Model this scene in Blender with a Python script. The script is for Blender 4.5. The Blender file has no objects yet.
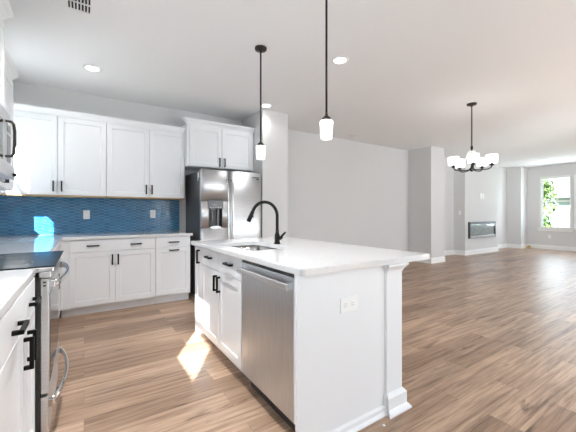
import bpy, bmesh, math, random
from mathutils import Vector, Matrix
random.seed(7)
scn = bpy.context.scene
COL = scn.collection
PI = math.pi
CEIL = 2.77

# ---------------------------------------------------------------- camera
cam_d = bpy.data.cameras.new('camera'); cam = bpy.data.objects.new('camera', cam_d); COL.objects.link(cam)
cam.location = (0, 0, 1.18)
cam.rotation_euler = (PI/2, 0, -math.atan(204/312))
cam_d.sensor_width = 36; cam_d.lens = 312/576*36; cam_d.shift_y = -2.5/576
cam_d.clip_start = 0.02; cam_d.clip_end = 300
scn.camera = cam
# ---------------------------------------------------------------- world
w = bpy.data.worlds.new('sky'); scn.world = w; w.use_nodes = True
nt = w.node_tree; nt.nodes.clear()
out = nt.nodes.new('ShaderNodeOutputWorld'); bg = nt.nodes.new('ShaderNodeBackground')
tc = nt.nodes.new('ShaderNodeTexCoord'); sp = nt.nodes.new('ShaderNodeSeparateXYZ')
rmp = nt.nodes.new('ShaderNodeValToRGB')
rmp.color_ramp.elements[0].position = 0.0; rmp.color_ramp.elements[0].color = (.86, .93, 1, 1)
rmp.color_ramp.elements[1].position = 0.9; rmp.color_ramp.elements[1].color = (.45, .66, 1, 1)
nt.links.new(tc.outputs['Generated'], sp.inputs[0]); nt.links.new(sp.outputs['Z'], rmp.inputs[0])
nt.links.new(rmp.outputs[0], bg.inputs[0]); bg.inputs[1].default_value = 1.6
nt.links.new(bg.outputs[0], out.inputs[0])
# ---------------------------------------------------------------- sun
sd = bpy.data.lights.new('sun', 'SUN'); sun = bpy.data.objects.new('sun', sd); COL.objects.link(sun)
sd.energy = 25; sd.angle = math.radians(.5); sd.color = (.95, .97, 1)
sun.rotation_euler = Vector((.27, .45, -.33)).to_track_quat('-Z', 'Y').to_euler(); sun.location = (-3, -5, 6)
# ---------------------------------------------------------------- area lamps for daylight, in real and added window openings
def area(name, loc, direc, sx, sy, power, color=(.80, .90, 1)):
    d = bpy.data.lights.new(name, 'AREA'); o = bpy.data.objects.new(name, d); COL.objects.link(o)
    d.shape = 'RECTANGLE'; d.size = sx; d.size_y = sy; d.energy = power; d.color = color
    o.location = loc; o.rotation_euler = Vector(direc).to_track_quat('-Z', 'Y').to_euler()
    return o
ADDED_WINDOWS = [(3.0, 5.4), (7.2, 8.6)]      # unseen openings added behind the camera, placed for their light (x0, x1)
for x0, x1 in ADDED_WINDOWS:
    area('added_fill_light', ((x0+x1)/2, -2.93, 1.25), (0, 1, .06), x1-x0-.1, 2.2, 38)  # fill lamp added at each unseen opening to light the room
for y0, y1 in ((3.37, 4.12), (2.49, 3.24)):
    area('daylight_window', (12.7, (y0+y1)/2, 1.53), (-1, 0, 0), .7, 1.6, 10)
area('daylight_kitchen_window', (-.87, -.065, 1.9), (1, 0, 0), .4, 1.2, 9)
# ---------------------------------------------------------------- exposure
vs = scn.view_settings
vs.view_transform = 'Standard'; vs.look = 'None'; vs.gamma = 1.0; vs.use_curve_mapping = False
vs.exposure = 0.97
cy = scn.cycles
cy.max_bounces = 10; cy.diffuse_bounces = 6; cy.glossy_bounces = 5; cy.transparent_max_bounces = 12
cy.caustics_reflective = True; cy.sample_clamp_indirect = 20; cy.blur_glossy = 0; cy.use_denoising = True

# ================================================================ materials
def mat(name, color, rough=.5, metal=0., spec=.5, emit=None, estr=0., coat=0.):
    m = bpy.data.materials.new(name); m.use_nodes = True
    b = m.node_tree.nodes['Principled BSDF']
    b.inputs['Base Color'].default_value = (*color, 1); b.inputs['Roughness'].default_value = rough
    b.inputs['Metallic'].default_value = metal; b.inputs['Specular IOR Level'].default_value = spec
    b.inputs['Coat Weight'].default_value = coat
    if emit: b.inputs['Emission Color'].default_value = (*emit, 1); b.inputs['Emission Strength'].default_value = estr
    return m
def N(m, t): return m.node_tree.nodes.new(t)
def L(m, a, b): m.node_tree.links.new(a, b)
def bsdf(m): return m.node_tree.nodes['Principled BSDF']
def add_noise_bump(m, scale, strength, dist=.002, stretch=(1, 1, 1)):
    t = N(m, 'ShaderNodeTexCoord'); mp = N(m, 'ShaderNodeMapping'); n = N(m, 'ShaderNodeTexNoise'); b = N(m, 'ShaderNodeBump')
    mp.inputs['Scale'].default_value = stretch; n.inputs['Scale'].default_value = scale; n.inputs['Detail'].default_value = 3
    b.inputs['Strength'].default_value = strength; b.inputs['Distance'].default_value = dist
    L(m, t.outputs['Object'], mp.inputs[0]); L(m, mp.outputs[0], n.inputs[0]); L(m, n.outputs['Fac'], b.inputs['Height'])
    L(m, b.outputs[0], bsdf(m).inputs['Normal'])
def vary(m, c1, c2, scale, detail=3, stretch=(1, 1, 1), p0=.35, p1=.65):
    t = N(m, 'ShaderNodeTexCoord'); mp = N(m, 'ShaderNodeMapping'); n = N(m, 'ShaderNodeTexNoise'); r = N(m, 'ShaderNodeValToRGB')
    mp.inputs['Scale'].default_value = stretch; n.inputs['Scale'].default_value = scale; n.inputs['Detail'].default_value = detail
    r.color_ramp.elements[0].color = (*c1, 1); r.color_ramp.elements[1].color = (*c2, 1)
    r.color_ramp.elements[0].position = p0; r.color_ramp.elements[1].position = p1
    L(m, t.outputs['Object'], mp.inputs[0]); L(m, mp.outputs[0], n.inputs[0]); L(m, n.outputs['Fac'], r.inputs[0])
    L(m, r.outputs[0], bsdf(m).inputs['Base Color'])

M = {}
M['wall'] = mat('grey_wall_paint', (.66, .655, .65), .75, spec=.25); add_noise_bump(M['wall'], 220, .12, .001)
M['ceil'] = mat('white_ceiling_paint', (.86, .865, .87), .8, spec=.2); add_noise_bump(M['ceil'], 180, .12, .001)
M['trim'] = mat('white_trim_paint', (.84, .84, .83), .4)
M['cab'] = mat('white_cabinet_paint', (.80, .81, .825), .33); add_noise_bump(M['cab'], 90, .02, .0006)
M['quartz'] = mat('white_quartz', (.8, .8, .8), .05, spec=.6); vary(M['quartz'], (.68, .68, .68), (.71, .71, .71), 40, 6)
M['black'] = mat('matte_black_metal', (.004, .004, .004), .42, metal=0., spec=.22)
M['bronze'] = mat('dark_bronze_metal', (.035, .03, .028), .35, metal=.6)
M['steel'] = mat('brushed_steel', (.56, .56, .56), .42, metal=1.); vary(M['steel'], (.62, .625, .635), (.72, .725, .735), 6, 4, (1, 1, 60)); 
M['steelv'] = mat('brushed_steel_vertical', (.56, .56, .56), .36, metal=1.); vary(M['steelv'], (.58, .61, .645), (.68, .71, .745), 6, 4, (60, 60, 1))
M['chrome'] = mat('polished_steel', (.75, .75, .75), .12, metal=1.)
M['sinksteel'] = mat('sink_steel', (.66, .66, .66), .22, metal=1.); vary(M['sinksteel'], (.60, .60, .60), (.68, .68, .68), 8, 3, (1, 30, 1))
M['darkside'] = mat('dark_grey_enamel', (.10, .105, .11), .42, metal=.4); add_noise_bump(M['darkside'], 300, .15, .0006)
M['blackgloss'] = mat('black_gloss_glass', (.012, .012, .013), .06, spec=.6)
M['cooktop'] = mat('black_ceramic_glass', (.012, .013, .014), .2, spec=.08)
M['plastic_black'] = mat('black_plastic', (.02, .02, .02), .4)
M['plastic_grey'] = mat('grey_plastic', (.13, .13, .135), .35)
M['plastic_white'] = mat('white_plastic', (.86, .86, .85), .35)
M['slot'] = mat('dark_slot', (.02, .02, .02), .6)
M['rawwood'] = mat('raw_wood', (.55, .38, .2), .6); vary(M['rawwood'], (.48, .32, .16), (.62, .45, .25), 9, 3, (1, 1, 8))
M['yellow'] = mat('yellow_wood', (.62, .42, .12), .6); vary(M['yellow'], (.5, .33, .1), (.68, .5, .16), 30, 3)
M['shade'] = mat('white_opal_glass', (.9, .9, .9), .3, emit=(1, .985, .96), estr=1.1)
M['lens'] = mat('lit_lens', (.9, .9, .9), .4, emit=(1, .98, .95), estr=4)
M['grout'] = mat('blue_grey_grout', (.34, .48, .56), .7)
M['pebble'] = mat('glass_pebbles', (.30, .31, .31), .25, spec=.7); vary(M['pebble'], (.08, .08, .08), (.6, .62, .62), 60, 4)
M['firebox'] = mat('firebox_back', (.22, .23, .24), .45, metal=.3); vary(M['firebox'], (.12, .13, .14), (.42, .44, .44), 18, 5)
M['siding'] = mat('pale_blue_grey_siding', (.36, .41, .46), .6); add_noise_bump(M['siding'], 4, .4, .02, (0, 0, 5))
M['shingle'] = mat('grey_shingle', (.18, .19, .21), .9); vary(M['shingle'], (.12, .13, .15), (.25, .26, .28), 25, 3)
M['stone'] = mat('grey_stone', (.3, .3, .31), .9); vary(M['stone'], (.2, .2, .21), (.42, .41, .42), 6, 4)
M['grass'] = mat('lawn_grass', (.12, .2, .05), .95); vary(M['grass'], (.09, .16, .04), (.2, .28, .09), 5, 6)
M['bark'] = mat('tree_bark', (.12, .09, .06), .95); vary(M['bark'], (.07, .05, .035), (.2, .15, .1), 12, 5, (1, 1, .3))
M['leaf'] = mat('tree_leaf', (.10, .2, .04), .6); vary(M['leaf'], (.02, .07, .015), (.17, .26, .06), 1.6, 3)
M['patio'] = mat('patio_concrete', (.5, .5, .48), .9); vary(M['patio'], (.42, .42, .4), (.56, .55, .53), 3, 5)

# thin window glass: straight transmission with a Fresnel reflection
g = bpy.data.materials.new('window_glass'); g.use_nodes = True; t = g.node_tree; t.nodes.clear()
o_ = t.nodes.new('ShaderNodeOutputMaterial'); mx = t.nodes.new('ShaderNodeMixShader'); tr = t.nodes.new('ShaderNodeBsdfTransparent')
gl = t.nodes.new('ShaderNodeBsdfGlossy'); gl.inputs['Roughness'].default_value = .02; fr = t.nodes.new('ShaderNodeMapRange'); lw_ = t.nodes.new('ShaderNodeLayerWeight'); pw_ = t.nodes.new('ShaderNodeMath'); pw_.operation = 'POWER'; pw_.inputs[1].default_value = 4; t.links.new(lw_.outputs['Facing'], pw_.inputs[0]); t.links.new(pw_.outputs[0], fr.inputs[0]); fr.inputs[3].default_value = .03; fr.inputs[4].default_value = .7
tr.inputs[0].default_value = (.96, .98, .97, 1)
t.links.new(fr.outputs[0], mx.inputs[0]); t.links.new(tr.outputs[0], mx.inputs[1]); t.links.new(gl.outputs[0], mx.inputs[2]); t.links.new(mx.outputs[0], o_.inputs[0])
M['glass'] = g

# wave-faced blue glass tile
m = mat('blue_glass_tile', (.03, .16, .30), .07, spec=.8, coat=.5); M['tile'] = m
t1 = N(m, 'ShaderNodeTexCoord'); gi = N(m, 'ShaderNodeNewGeometry'); r1 = N(m, 'ShaderNodeValToRGB')
r1.color_ramp.elements[0].color = (.018, .125, .27, 1); r1.color_ramp.elements[1].color = (.040, .21, .40, 1)
L(m, gi.outputs['Random Per Island'], r1.inputs[0]); L(m, r1.outputs[0], bsdf(m).inputs['Base Color'])
n1 = N(m, 'ShaderNodeTexNoise'); n1.inputs['Scale'].default_value = 42; n1.inputs['Detail'].default_value = 2
b1 = N(m, 'ShaderNodeBump'); b1.inputs['Strength'].default_value = .55; b1.inputs['Distance'].default_value = .006
L(m, t1.outputs['Object'], n1.inputs[0]); L(m, n1.outputs['Fac'], b1.inputs['Height']); L(m, b1.outputs[0], bsdf(m).inputs['Normal'])

# vinyl plank floor: planks run along X
m = mat('oak_look_plank_floor', (.4, .28, .2), .36, spec=.45); M['floor'] = m
tcn = N(m, 'ShaderNodeTexCoord')
br = N(m, 'ShaderNodeTexBrick'); br.offset = .37; br.offset_frequency = 2; br.squash = 1
br.inputs['Scale'].default_value = 1; br.inputs['Brick Width'].default_value = 1.22; br.inputs['Row Height'].default_value = .178
br.inputs['Mortar Size'].default_value = .0016; br.inputs['Mortar Smooth'].default_value = .3; br.inputs['Bias'].default_value = 0
br.inputs['Color1'].default_value = (0, 0, 0, 1); br.inputs['Color2'].default_value = (1, 1, 1, 1); br.inputs['Mortar'].default_value = (.5, .5, .5, 1)
L(m, tcn.outputs['Object'], br.inputs['Vector'])
mul = N(m, 'ShaderNodeMath'); mul.operation = 'MULTIPLY'; mul.inputs[1].default_value = 37.0; L(m, br.outputs['Color'], mul.inputs[0])
def noise4(scale, detail, sx, sy, dist=0, rough=.55):
    mp = N(m, 'ShaderNodeMapping'); mp.inputs['Scale'].default_value = (sx, sy, 1)
    n = N(m, 'ShaderNodeTexNoise'); n.noise_dimensions = '4D'; n.inputs['Scale'].default_value = scale; n.inputs['Detail'].default_value = detail
    n.inputs['Distortion'].default_value = dist; n.inputs['Roughness'].default_value = rough
    L(m, tcn.outputs['Object'], mp.inputs[0]); L(m, mp.outputs[0], n.inputs['Vector']); L(m, mul.outputs[0], n.inputs['W'])
    return n
def ramp(fac, stops):
    r = N(m, 'ShaderNodeValToRGB'); e = r.color_ramp.elements
    e[0].position, e[0].color = stops[0][0], (*stops[0][1], 1); e[1].position, e[1].color = stops[-1][0], (*stops[-1][1], 1)
    for p, c in stops[1:-1]:
        q = e.new(p); q.color = (*c, 1)
    L(m, fac, r.inputs[0]); return r
def mixc(mode, fac, a, b):
    x = N(m, 'ShaderNodeMix'); x.data_type = 'RGBA'; x.blend_type = mode; x.inputs[0].default_value = fac
    L(m, a, x.inputs[6]); L(m, b, x.inputs[7]); return x.outputs[2]
tone = ramp(br.outputs['Color'], [(0, (.275, .18, .122)), (.35, (.41, .28, .195)), (.7, (.49, .345, .245)), (1, (.33, .228, .162))])
grain = ramp(noise4(2.6, 7, .62, 13, .5, .62).outputs['Fac'], [(.30, (.30, .25, .22)), (.44, (.78, .74, .71)), (.56, (1.06, 1.05, 1.03)), (.72, (1.35, 1.33, 1.30))])
fine = ramp(noise4(9, 5, .8, 24).outputs['Fac'], [(.3, (.8, .8, .79)), (.7, (1.12, 1.12, 1.12))])
knot = ramp(noise4(2.0, 3, .8, 4.0, 1.5).outputs['Fac'], [(.27, (.34, .28, .25)), (.37, (1, 1, 1))])
c = mixc('MULTIPLY', 1, tone.outputs[0], grain.outputs[0]); c = mixc('MULTIPLY', 1, c, fine.outputs[0]); c = mixc('MULTIPLY', .9, c, knot.outputs[0])
seam = ramp(br.outputs['Fac'], [(0, (1, 1, 1)), (1, (.45, .42, .4))]); c = mixc('MULTIPLY', .8, c, seam.outputs[0])
L(m, c, bsdf(m).inputs['Base Color'])
bp = N(m, 'ShaderNodeBump'); bp.inputs['Strength'].default_value = .18; bp.inputs['Distance'].default_value = .001
L(m, grain.outputs[0], bp.inputs['Height']); L(m, bp.outputs[0], bsdf(m).inputs['Normal'])

# ================================================================ mesh helpers
def box(bm, x0, x1, y0, y1, z0, z1, bev=0., mtx=None):
    a = bmesh.new()
    vs_ = [a.verts.new((x, y, z)) for z in (z0, z1) for y in (y0, y1) for x in (x0, x1)]
    for f in ((0, 2, 3, 1), (4, 5, 7, 6), (0, 1, 5, 4), (2, 6, 7, 3), (0, 4, 6, 2), (1, 3, 7, 5)): a.faces.new([vs_[i] for i in f])
    if bev: bmesh.ops.bevel(a, geom=list(a.edges), offset=bev, segments=2, profile=.5, affect='EDGES')
    if mtx is not None: a.transform(mtx)
    merge(bm, a); return bm
def merge(bm, a):
    me = bpy.data.meshes.new('t'); a.to_mesh(me); a.free(); bm.from_mesh(me); bpy.data.meshes.remove(me)
def lathe(bm, prof, center, segs=32, axis='Z', caps=True):
    a = bmesh.new(); rings = []
    for r, z in prof:
        rings.append([a.verts.new((r*math.cos(2*PI*i/segs), r*math.sin(2*PI*i/segs), z)) for i in range(segs)])
    for k in range(len(rings)-1):
        for i in range(segs):
            j = (i+1) % segs; a.faces.new((rings[k][i], rings[k][j], rings[k+1][j], rings[k+1][i]))
    if caps:
        a.faces.new(list(reversed(rings[0]))); a.faces.new(rings[-1])
    for f in a.faces: f.smooth = True
    R = {'Z': Matrix(), 'Y': Matrix.Rotation(-PI/2, 4, 'X'), 'X': Matrix.Rotation(PI/2, 4, 'Y')}[axis]
    bmesh.ops.recalc_face_normals(a, faces=a.faces)
    a.transform(Matrix.Translation(center) @ R); merge(bm, a); return bm
def tube(bm, pts, rad, segs=12, flat=None):
    a = bmesh.new(); pts = [Vector(p) for p in pts]; rings = []; n = None
    for i, p in enumerate(pts):
        t_ = (pts[min(i+1, len(pts)-1)] - pts[max(i-1, 0)]).normalized()
        if n is None:
            n = t_.orthogonal().normalized() if abs(t_.z) < .9 else Vector((1, 0, 0))
            if abs(t_.z) < .9: n = Vector((0, 0, 1))
        n = (n - t_*n.dot(t_)).normalized(); b = t_.cross(n)
        r = rad[i] if isinstance(rad, (list, tuple)) else rad
        ra, rb = (r, r) if flat is None else (flat[0], flat[1])
        rings.append([a.verts.new(p + n*ra*math.cos(2*PI*k/segs) + b*rb*math.sin(2*PI*k/segs)) for k in range(segs)])
    for k in range(len(rings)-1):
        for i in range(segs):
            j = (i+1) % segs; a.faces.new((rings[k][i], rings[k][j], rings[k+1][j], rings[k+1][i]))
    a.faces.new(list(reversed(rings[0]))); a.faces.new(rings[-1])
    for f in a.faces: f.smooth = True
    bmesh.ops.recalc_face_normals(a, faces=a.faces); merge(bm, a); return bm
def prism(bm, prof, p0, p1, outv, upv=(0, 0, 1), m0=0., m1=0.):
    """profile [(out, up)] swept from p0 to p1; m0 / m1 mitre the ends by m*out along the run"""
    p0, p1, outv, upv = map(Vector, (p0, p1, outv, upv)); d = (p1-p0).normalized(); a = bmesh.new()
    A = [a.verts.new(p0 + outv*o + upv*u + d*(m0*o)) for o, u in prof]
    B = [a.verts.new(p1 + outv*o + upv*u + d*(m1*o)) for o, u in prof]
    n = len(prof)
    for i in range(n):
        j = (i+1) % n; a.faces.new((A[i], A[j], B[j], B[i]))
    a.faces.new(list(reversed(A))); a.faces.new(B)
    bmesh.ops.recalc_face_normals(a, faces=a.faces); merge(bm, a); return bm
def B(*a, bev=0.):
    bm = bmesh.new(); box(bm, *a, bev=bev); return bm
def root_loc(p):
    while p.parent: p = p.parent
    return Vector(p.location)
def obj(name, bm, material, parent=None, loc=None):
    me = bpy.data.meshes.new(name); o = bpy.data.objects.new(name, me); COL.objects.link(o)
    off = None
    if parent is not None: off = root_loc(parent)
    elif loc is not None: off = Vector(loc); o.location = loc
    if off is not None: bm.transform(Matrix.Translation(-off))
    bm.to_mesh(me); bm.free(); me.materials.append(M[material] if isinstance(material, str) else material)
    if parent is not None: o.parent = parent
    return o
def tag(o, label, cat, group=None, kind=None):
    o['label'] = label; o['category'] = cat
    if group: o['group'] = group
    if kind: o['kind'] = kind
    return o
def thing(name, label, cat, loc, group=None):
    o = bpy.data.objects.new(name, None); COL.objects.link(o); o.location = loc; o.empty_display_size = .05
    return tag(o, label, cat, group)
def struct(name, bm, m, parent=None):
    o = obj(name, bm, m, parent)
    if parent is None: o['kind'] = 'structure'
    return o

# ================================================================ structure
XL, XR, YB, YF = -.85, 12.84, 4.93, -3.0
struct('floor', B(XL-.15, XR+.15, YF-.15, YB+.15, -.1, 0), 'floor')
struct('ceiling', B(XL-.15, XR+.15, YF-.15, YB+.15, CEIL, CEIL+.12), 'ceil')
struct('wall_back', B(XL-.15, XR+.15, YB, YB+.15, 0, CEIL), 'wall')
def wall_with_holes(axis, c0, c1, a0, a1, holes):
    bm = bmesh.new(); holes = sorted(holes); cur = a0
    def bx(u0, u1, z0, z1):
        if u1-u0 < 1e-4 or z1-z0 < 1e-4: return
        if axis == 'X': box(bm, c0, c1, u0, u1, z0, z1)
        else: box(bm, u0, u1, c0, c1, z0, z1)
    for u0, u1, z0, z1 in holes:
        bx(cur, u0, 0, CEIL); bx(u0, u1, 0, z0); bx(u0, u1, z1, CEIL); cur = u1
    bx(cur, a1, 0, CEIL); return bm
W1 = (-.54, .172, 1.06, 2.70); W2 = (3.79, 4.38, 1.34, 2.38)
struct('wall_left', wall_with_holes('X', XL-.15, XL, YF, YB, [W1, W2]), 'wall')
WR = [(3.37, 4.12, .70, 2.37), (2.49, 3.24, .70, 2.37)]
struct('wall_right', wall_with_holes('X', XR, XR+.15, YF, YB, WR), 'wall')
struct('wall_front', wall_with_holes('Y', YF-.15, YF, XL, XR, [(x0, x1, .02, 2.35) for x0, x1 in ADDED_WINDOWS]), 'wall')
struct('wall_fridge_side', B(2.27, 2.73, 4.18, YB, 0, CEIL), 'wall')
struct('wall_hall_side', B(6.85, 7.40, 4.31, YB, 0, CEIL), 'wall')
struct('wall_chimney_breast', B(8.96, 10.92, 4.62, YB, 0, CEIL), 'wall')
struct('wall_corner_column', B(12.33, XR, 4.505, YB, 0, CEIL), 'wall')

BBP = [(0, 0), (.014, 0), (.014, .10), (.010, .115), (.006, .12), (.004, .135), (0, .135)]
SHOE = [(.014, 0), (.026, 0), (.024, .012), (.014, .018)]
def baseboard(name, runs):
    bm = bmesh.new()
    for p0, p1, o, m0, m1 in runs:
        prism(bm, BBP, (*p0, 0), (*p1, 0), (*o, 0), m0=m0, m1=m1); prism(bm, SHOE, (*p0, 0), (*p1, 0), (*o, 0), m0=m0, m1=m1)
    return struct(name, bm, 'trim')
S, Wd, E_ = (0, -1), (-1, 0), (1, 0)
baseboard('baseboard_back', [
    ((2.30, 4.18), (2.73, 4.18), S, 0, 1), ((2.73, 4.18), (2.73, YB), E_, -1, -1),
    ((2.73, YB), (6.85, YB), S, 1, -1), ((6.85, YB), (6.85, 4.31), Wd, 1, 1), ((6.85, 4.31), (7.40, 4.31), S, -1, 1), ((7.40, 4.31), (7.40, YB), E_, -1, -1),
    ((7.40, YB), (8.96, YB), S, 1, -1), ((8.96, YB), (8.96, 4.62), Wd, 1, 1), ((8.96, 4.62), (10.92, 4.62), S, -1, 1), ((10.92, 4.62), (10.92, YB), E_, -1, -1),
    ((10.92, YB), (12.33, YB), S, 1, -1), ((12.33, YB), (12.33, 4.505), Wd, 1, 1), ((12.33, 4.505), (XR, 4.505), S, -1, -1)])
baseboard('baseboard_right', [((XR, 4.505), (XR, YF), Wd, 1, -1)])

def sash_window(n, axis, wall_in, wall_out, u0, u1, z0, z1, rails, trim=True, sill=None, mull=None, stile=.03):
    """double-hung window set in an opening; rails = [(z, half height)]"""
    def bx(bm, d0, d1, a0, a1, b0, b1, bev=0):
        if axis == 'X': box(bm, min(d0, d1), max(d0, d1), a0, a1, b0, b1, bev)
        else: box(bm, a0, a1, min(d0, d1), max(d0, d1), b0, b1, bev)
    mid = (wall_in*.35+wall_out*.65); s = 1 if wall_out > wall_in else -1
    bm = bmesh.new(); d0, d1 = mid-.025, mid+.025
    bx(bm, d0, d1, u0, u0+stile, z0, z1, .003); bx(bm, d0, d1, u1-stile, u1, z0, z1, .003)
    bx(bm, d0, d1, u0, u1, z0, z0+stile, .003); bx(bm, d0, d1, u0, u1, z1-stile, z1, .003)
    for z, h in rails: bx(bm, d0, d1, u0+stile, u1-stile, z-h, z+h, .003)
    for u, hw in (mull or []): bx(bm, d0+.01, d1-.01, u-hw, u+hw, z0+stile, z1-stile)
    # painted reveal lining the opening
    for a in ((u0-.001, u0+.012), (u1-.012, u1+.001)): bx(bm, wall_in, mid, a[0], a[1], z0, z1)
    bx(bm, wall_in, mid, u0, u1, z1-.012, z1+.001)
    root = struct('window_%d' % n, bm, 'trim')
    g_ = bmesh.new(); bx(g_, mid-.003, mid+.003, u0+stile*.5, u1-stile*.5, z0+stile*.5, z1-stile*.5); obj('pane', g_, 'glass', root)
    if trim:
        c_ = bmesh.new(); cw = .028; e = wall_in - s*.014
        bx(c_, wall_in, e, u0-cw, u0, z0, z1+cw, .003); bx(c_, wall_in, e, u1, u1+cw, z0, z1+cw, .003); bx(c_, wall_in, e, u0, u1, z1, z1+cw, .003)
        obj('window_frame', c_, 'trim', root)
    if sill:
        s_ = bmesh.new(); bx(s_, mid, wall_in-s*.05, sill[0], sill[1], z0-.03, z0, .006); bx(s_, wall_in, wall_in-s*.016, sill[0]+.03, sill[1]-.03, z0-.10, z0-.03, .003)
        obj('window_sill', s_, 'trim', root)
    return root
sash_window(1, 'X', XR, XR+.15, 3.37, 4.12, .70, 2.37, [(1.58, .025)], sill=(3.27, 4.22))
sash_window(2, 'X', XR, XR+.15, 2.49, 3.24, .70, 2.37, [(1.58, .025)], sill=(2.39, 3.265))
sash_window(3, 'X', XL, XL-.15, W1[0], W1[1], W1[2], W1[3], [(1.880, .040), (2.375, .045)], sill=(W1[0]-.05, W1[1]+.05))
sash_window(4, 'X', XL, XL-.15, W2[0], W2[1], W2[2], W2[3], [(1.875, .017)], sill=(W2[0]-.04, W2[1]+.04))
for k, (x0, x1) in enumerate(ADDED_WINDOWS):
    sash_window(5+k, 'Y', YF, YF-.15, x0, x1, .02, 2.35, [], mull=[((x0+x1)/2, .045)], stile=.06)  # glazing for the added openings out of view

# ================================================================ outside
struct('ground_outside', B(-30, 14, -30, 30, -.75, -.55), 'patio')
struct('ground_lawn', B(14.001, 60, -30, 30, -.75, -.55), 'grass')
def tree(label, x, y, h, cr, seed, n=11000):
    rng = random.Random(seed); t_ = thing('tree', label, 'tree', (x, y, -.55), 'trees outside the far windows')
    bm = bmesh.new(); tube(bm, [(x, y, -.56), (x+.05, y, h*.3), (x-.05, y+.05, h*.6), (x, y, h*.92)], [.16, .13, .09, .03], 10)
    for k in range(9):
        a = rng.uniform(0, 2*PI); z = h*(.3+.06*k); l = cr*(.9-.06*k)
        tube(bm, [(x, y, z), (x+math.cos(a)*l*.5, y+math.sin(a)*l*.5, z+.25), (x+math.cos(a)*l, y+math.sin(a)*l, z+.6)], [.05, .035, .012], 6)
    obj('trunk', bm, 'bark', t_)
    bm = bmesh.new(); blobs = []
    for k in range(60):
        a = rng.uniform(0, 2*PI); zz = rng.uniform(.05, 1); rr = cr*(1.05-.55*zz)*math.sqrt(rng.random())
        blobs.append((x+math.cos(a)*rr, y+math.sin(a)*rr, h*zz, rng.uniform(.3, .55)))
    for k in range(n):
        bx_, by_, bz_, br_ = rng.choice(blobs); v = Vector((rng.gauss(0, 1), rng.gauss(0, 1), rng.gauss(0, 1))).normalized()*br_*rng.uniform(.5, 1)
        c_ = Vector((bx_, by_, bz_)) + v; u = Vector((rng.gauss(0, 1), rng.gauss(0, 1), rng.gauss(0, 1))).normalized(); q = u.orthogonal().normalized(); s_ = rng.uniform(.05, .1)
        bm.faces.new([bm.verts.new(c_+d) for d in (u*s_*1.4, q*s_*.7, -u*s_*1.4, -q*s_*.7)])
    obj('foliage', bm, 'leaf', t_)
tree('leafy green tree at the left edge of the far window', 17.0, 6.15, 4.6, 1.0, 3)
tree('dense low green tree beyond the far window, filling its lower left pane', 19.0, 7.05, 3.2, 1.0, 9)
tree('green tree seen through the middle of the far window, lower and farther', 21.5, 8.2, 4.2, 1.2, 5)
hs = thing('neighbor_house', 'pale blue-grey neighboring house with stone base, seen through the right half of the far window', 'house', (22, 3.6, -.55))
obj('wall', B(20, 26, .2, 5.78, -.55, 1.95), 'siding', hs)
obj('stone_base', B(19.9, 20, 5.2, 5.70, -.55, 1.05), 'stone', hs)
bm = bmesh.new(); prism(bm, [(-3.0, 0), (3.0, 0), (3.0, .08), (0, 1.0), (-3.0, .08)], (19.7, 2.95, 1.95), (26.3, 2.95, 1.95), (0, 1, 0)); obj('roof', bm, 'shingle', hs)
obj('corner_board', B(19.93, 20, 5.70, 5.80, -.55, 1.95), 'trim', hs)
bm = B(19.94, 20.0, 3.7, 4.5, .7, 1.7); wf = obj('window_frame', bm, 'trim', hs); obj('window_pane', B(19.92, 19.95, 3.78, 4.42, .78, 1.62), 'blackgloss', wf)

# ================================================================ cabinets
FACE = {'S': ((1, 0, 0), (0, -1, 0)), 'E': ((0, 1, 0), (1, 0, 0)), 'W': ((0, -1, 0), (-1, 0, 0))}
def frame_mtx(facing, origin):
    u, w_ = FACE[facing]; m_ = Matrix((u, (0, 0, 1), w_)).transposed().to_4x4(); m_.translation = Vector(origin); return m_
def door_bm(mtx, u0, u1, v0, v1, stile=.057, th=.019, flat=False):
    a = bmesh.new(); box(a, u0, u1, v0, v1, .0015, .0015+th)
    a.faces.ensure_lookup_table()
    if not flat:
        f = max(a.faces, key=lambda q: q.calc_center_median().z); 
        bmesh.ops.inset_region(a, faces=[f], thickness=stile, depth=0, use_even_offset=True)
        bmesh.ops.inset_region(a, faces=[f], thickness=.004, depth=-.009, use_even_offset=True)
    es = [e for e in a.edges if all(abs(v.co.z-(.0015+th)) < 1e-5 and (min(abs(v.co.x-u0), abs(v.co.x-u1)) < 1e-5 or min(abs(v.co.y-v0), abs(v.co.y-v1)) < 1e-5) for v in e.verts)
          and (abs(e.verts[0].co.x-e.verts[1].co.x) < 1e-5 or abs(e.verts[0].co.y-e.verts[1].co.y) < 1e-5)]
    bmesh.ops.bevel(a, geom=es, offset=.002, segments=2, affect='EDGES')
    a.transform(mtx); return a
def handle_bm(mtx, u, v, orient, L_=.125, off=.0205, s=.0072, out=.032):
    a = bmesh.new(); h = L_/2
    if orient == 'v':
        box(a, u-s, u+s, v-h, v+h, off+out-2*s, off+out, .0015)
        for q in (v-h+s, v+h-s): box(a, u-s, u+s, q-s, q+s, off, off+out-s, .001)
    else:
        box(a, u-h, u+h, v-s, v+s, off+out-2*s, off+out, .0015)
        for q in (u-h+s, u+h-s): box(a, q-s, q+s, v-s, v+s, off, off+out-s, .001)
    a.transform(mtx); return a
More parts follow.
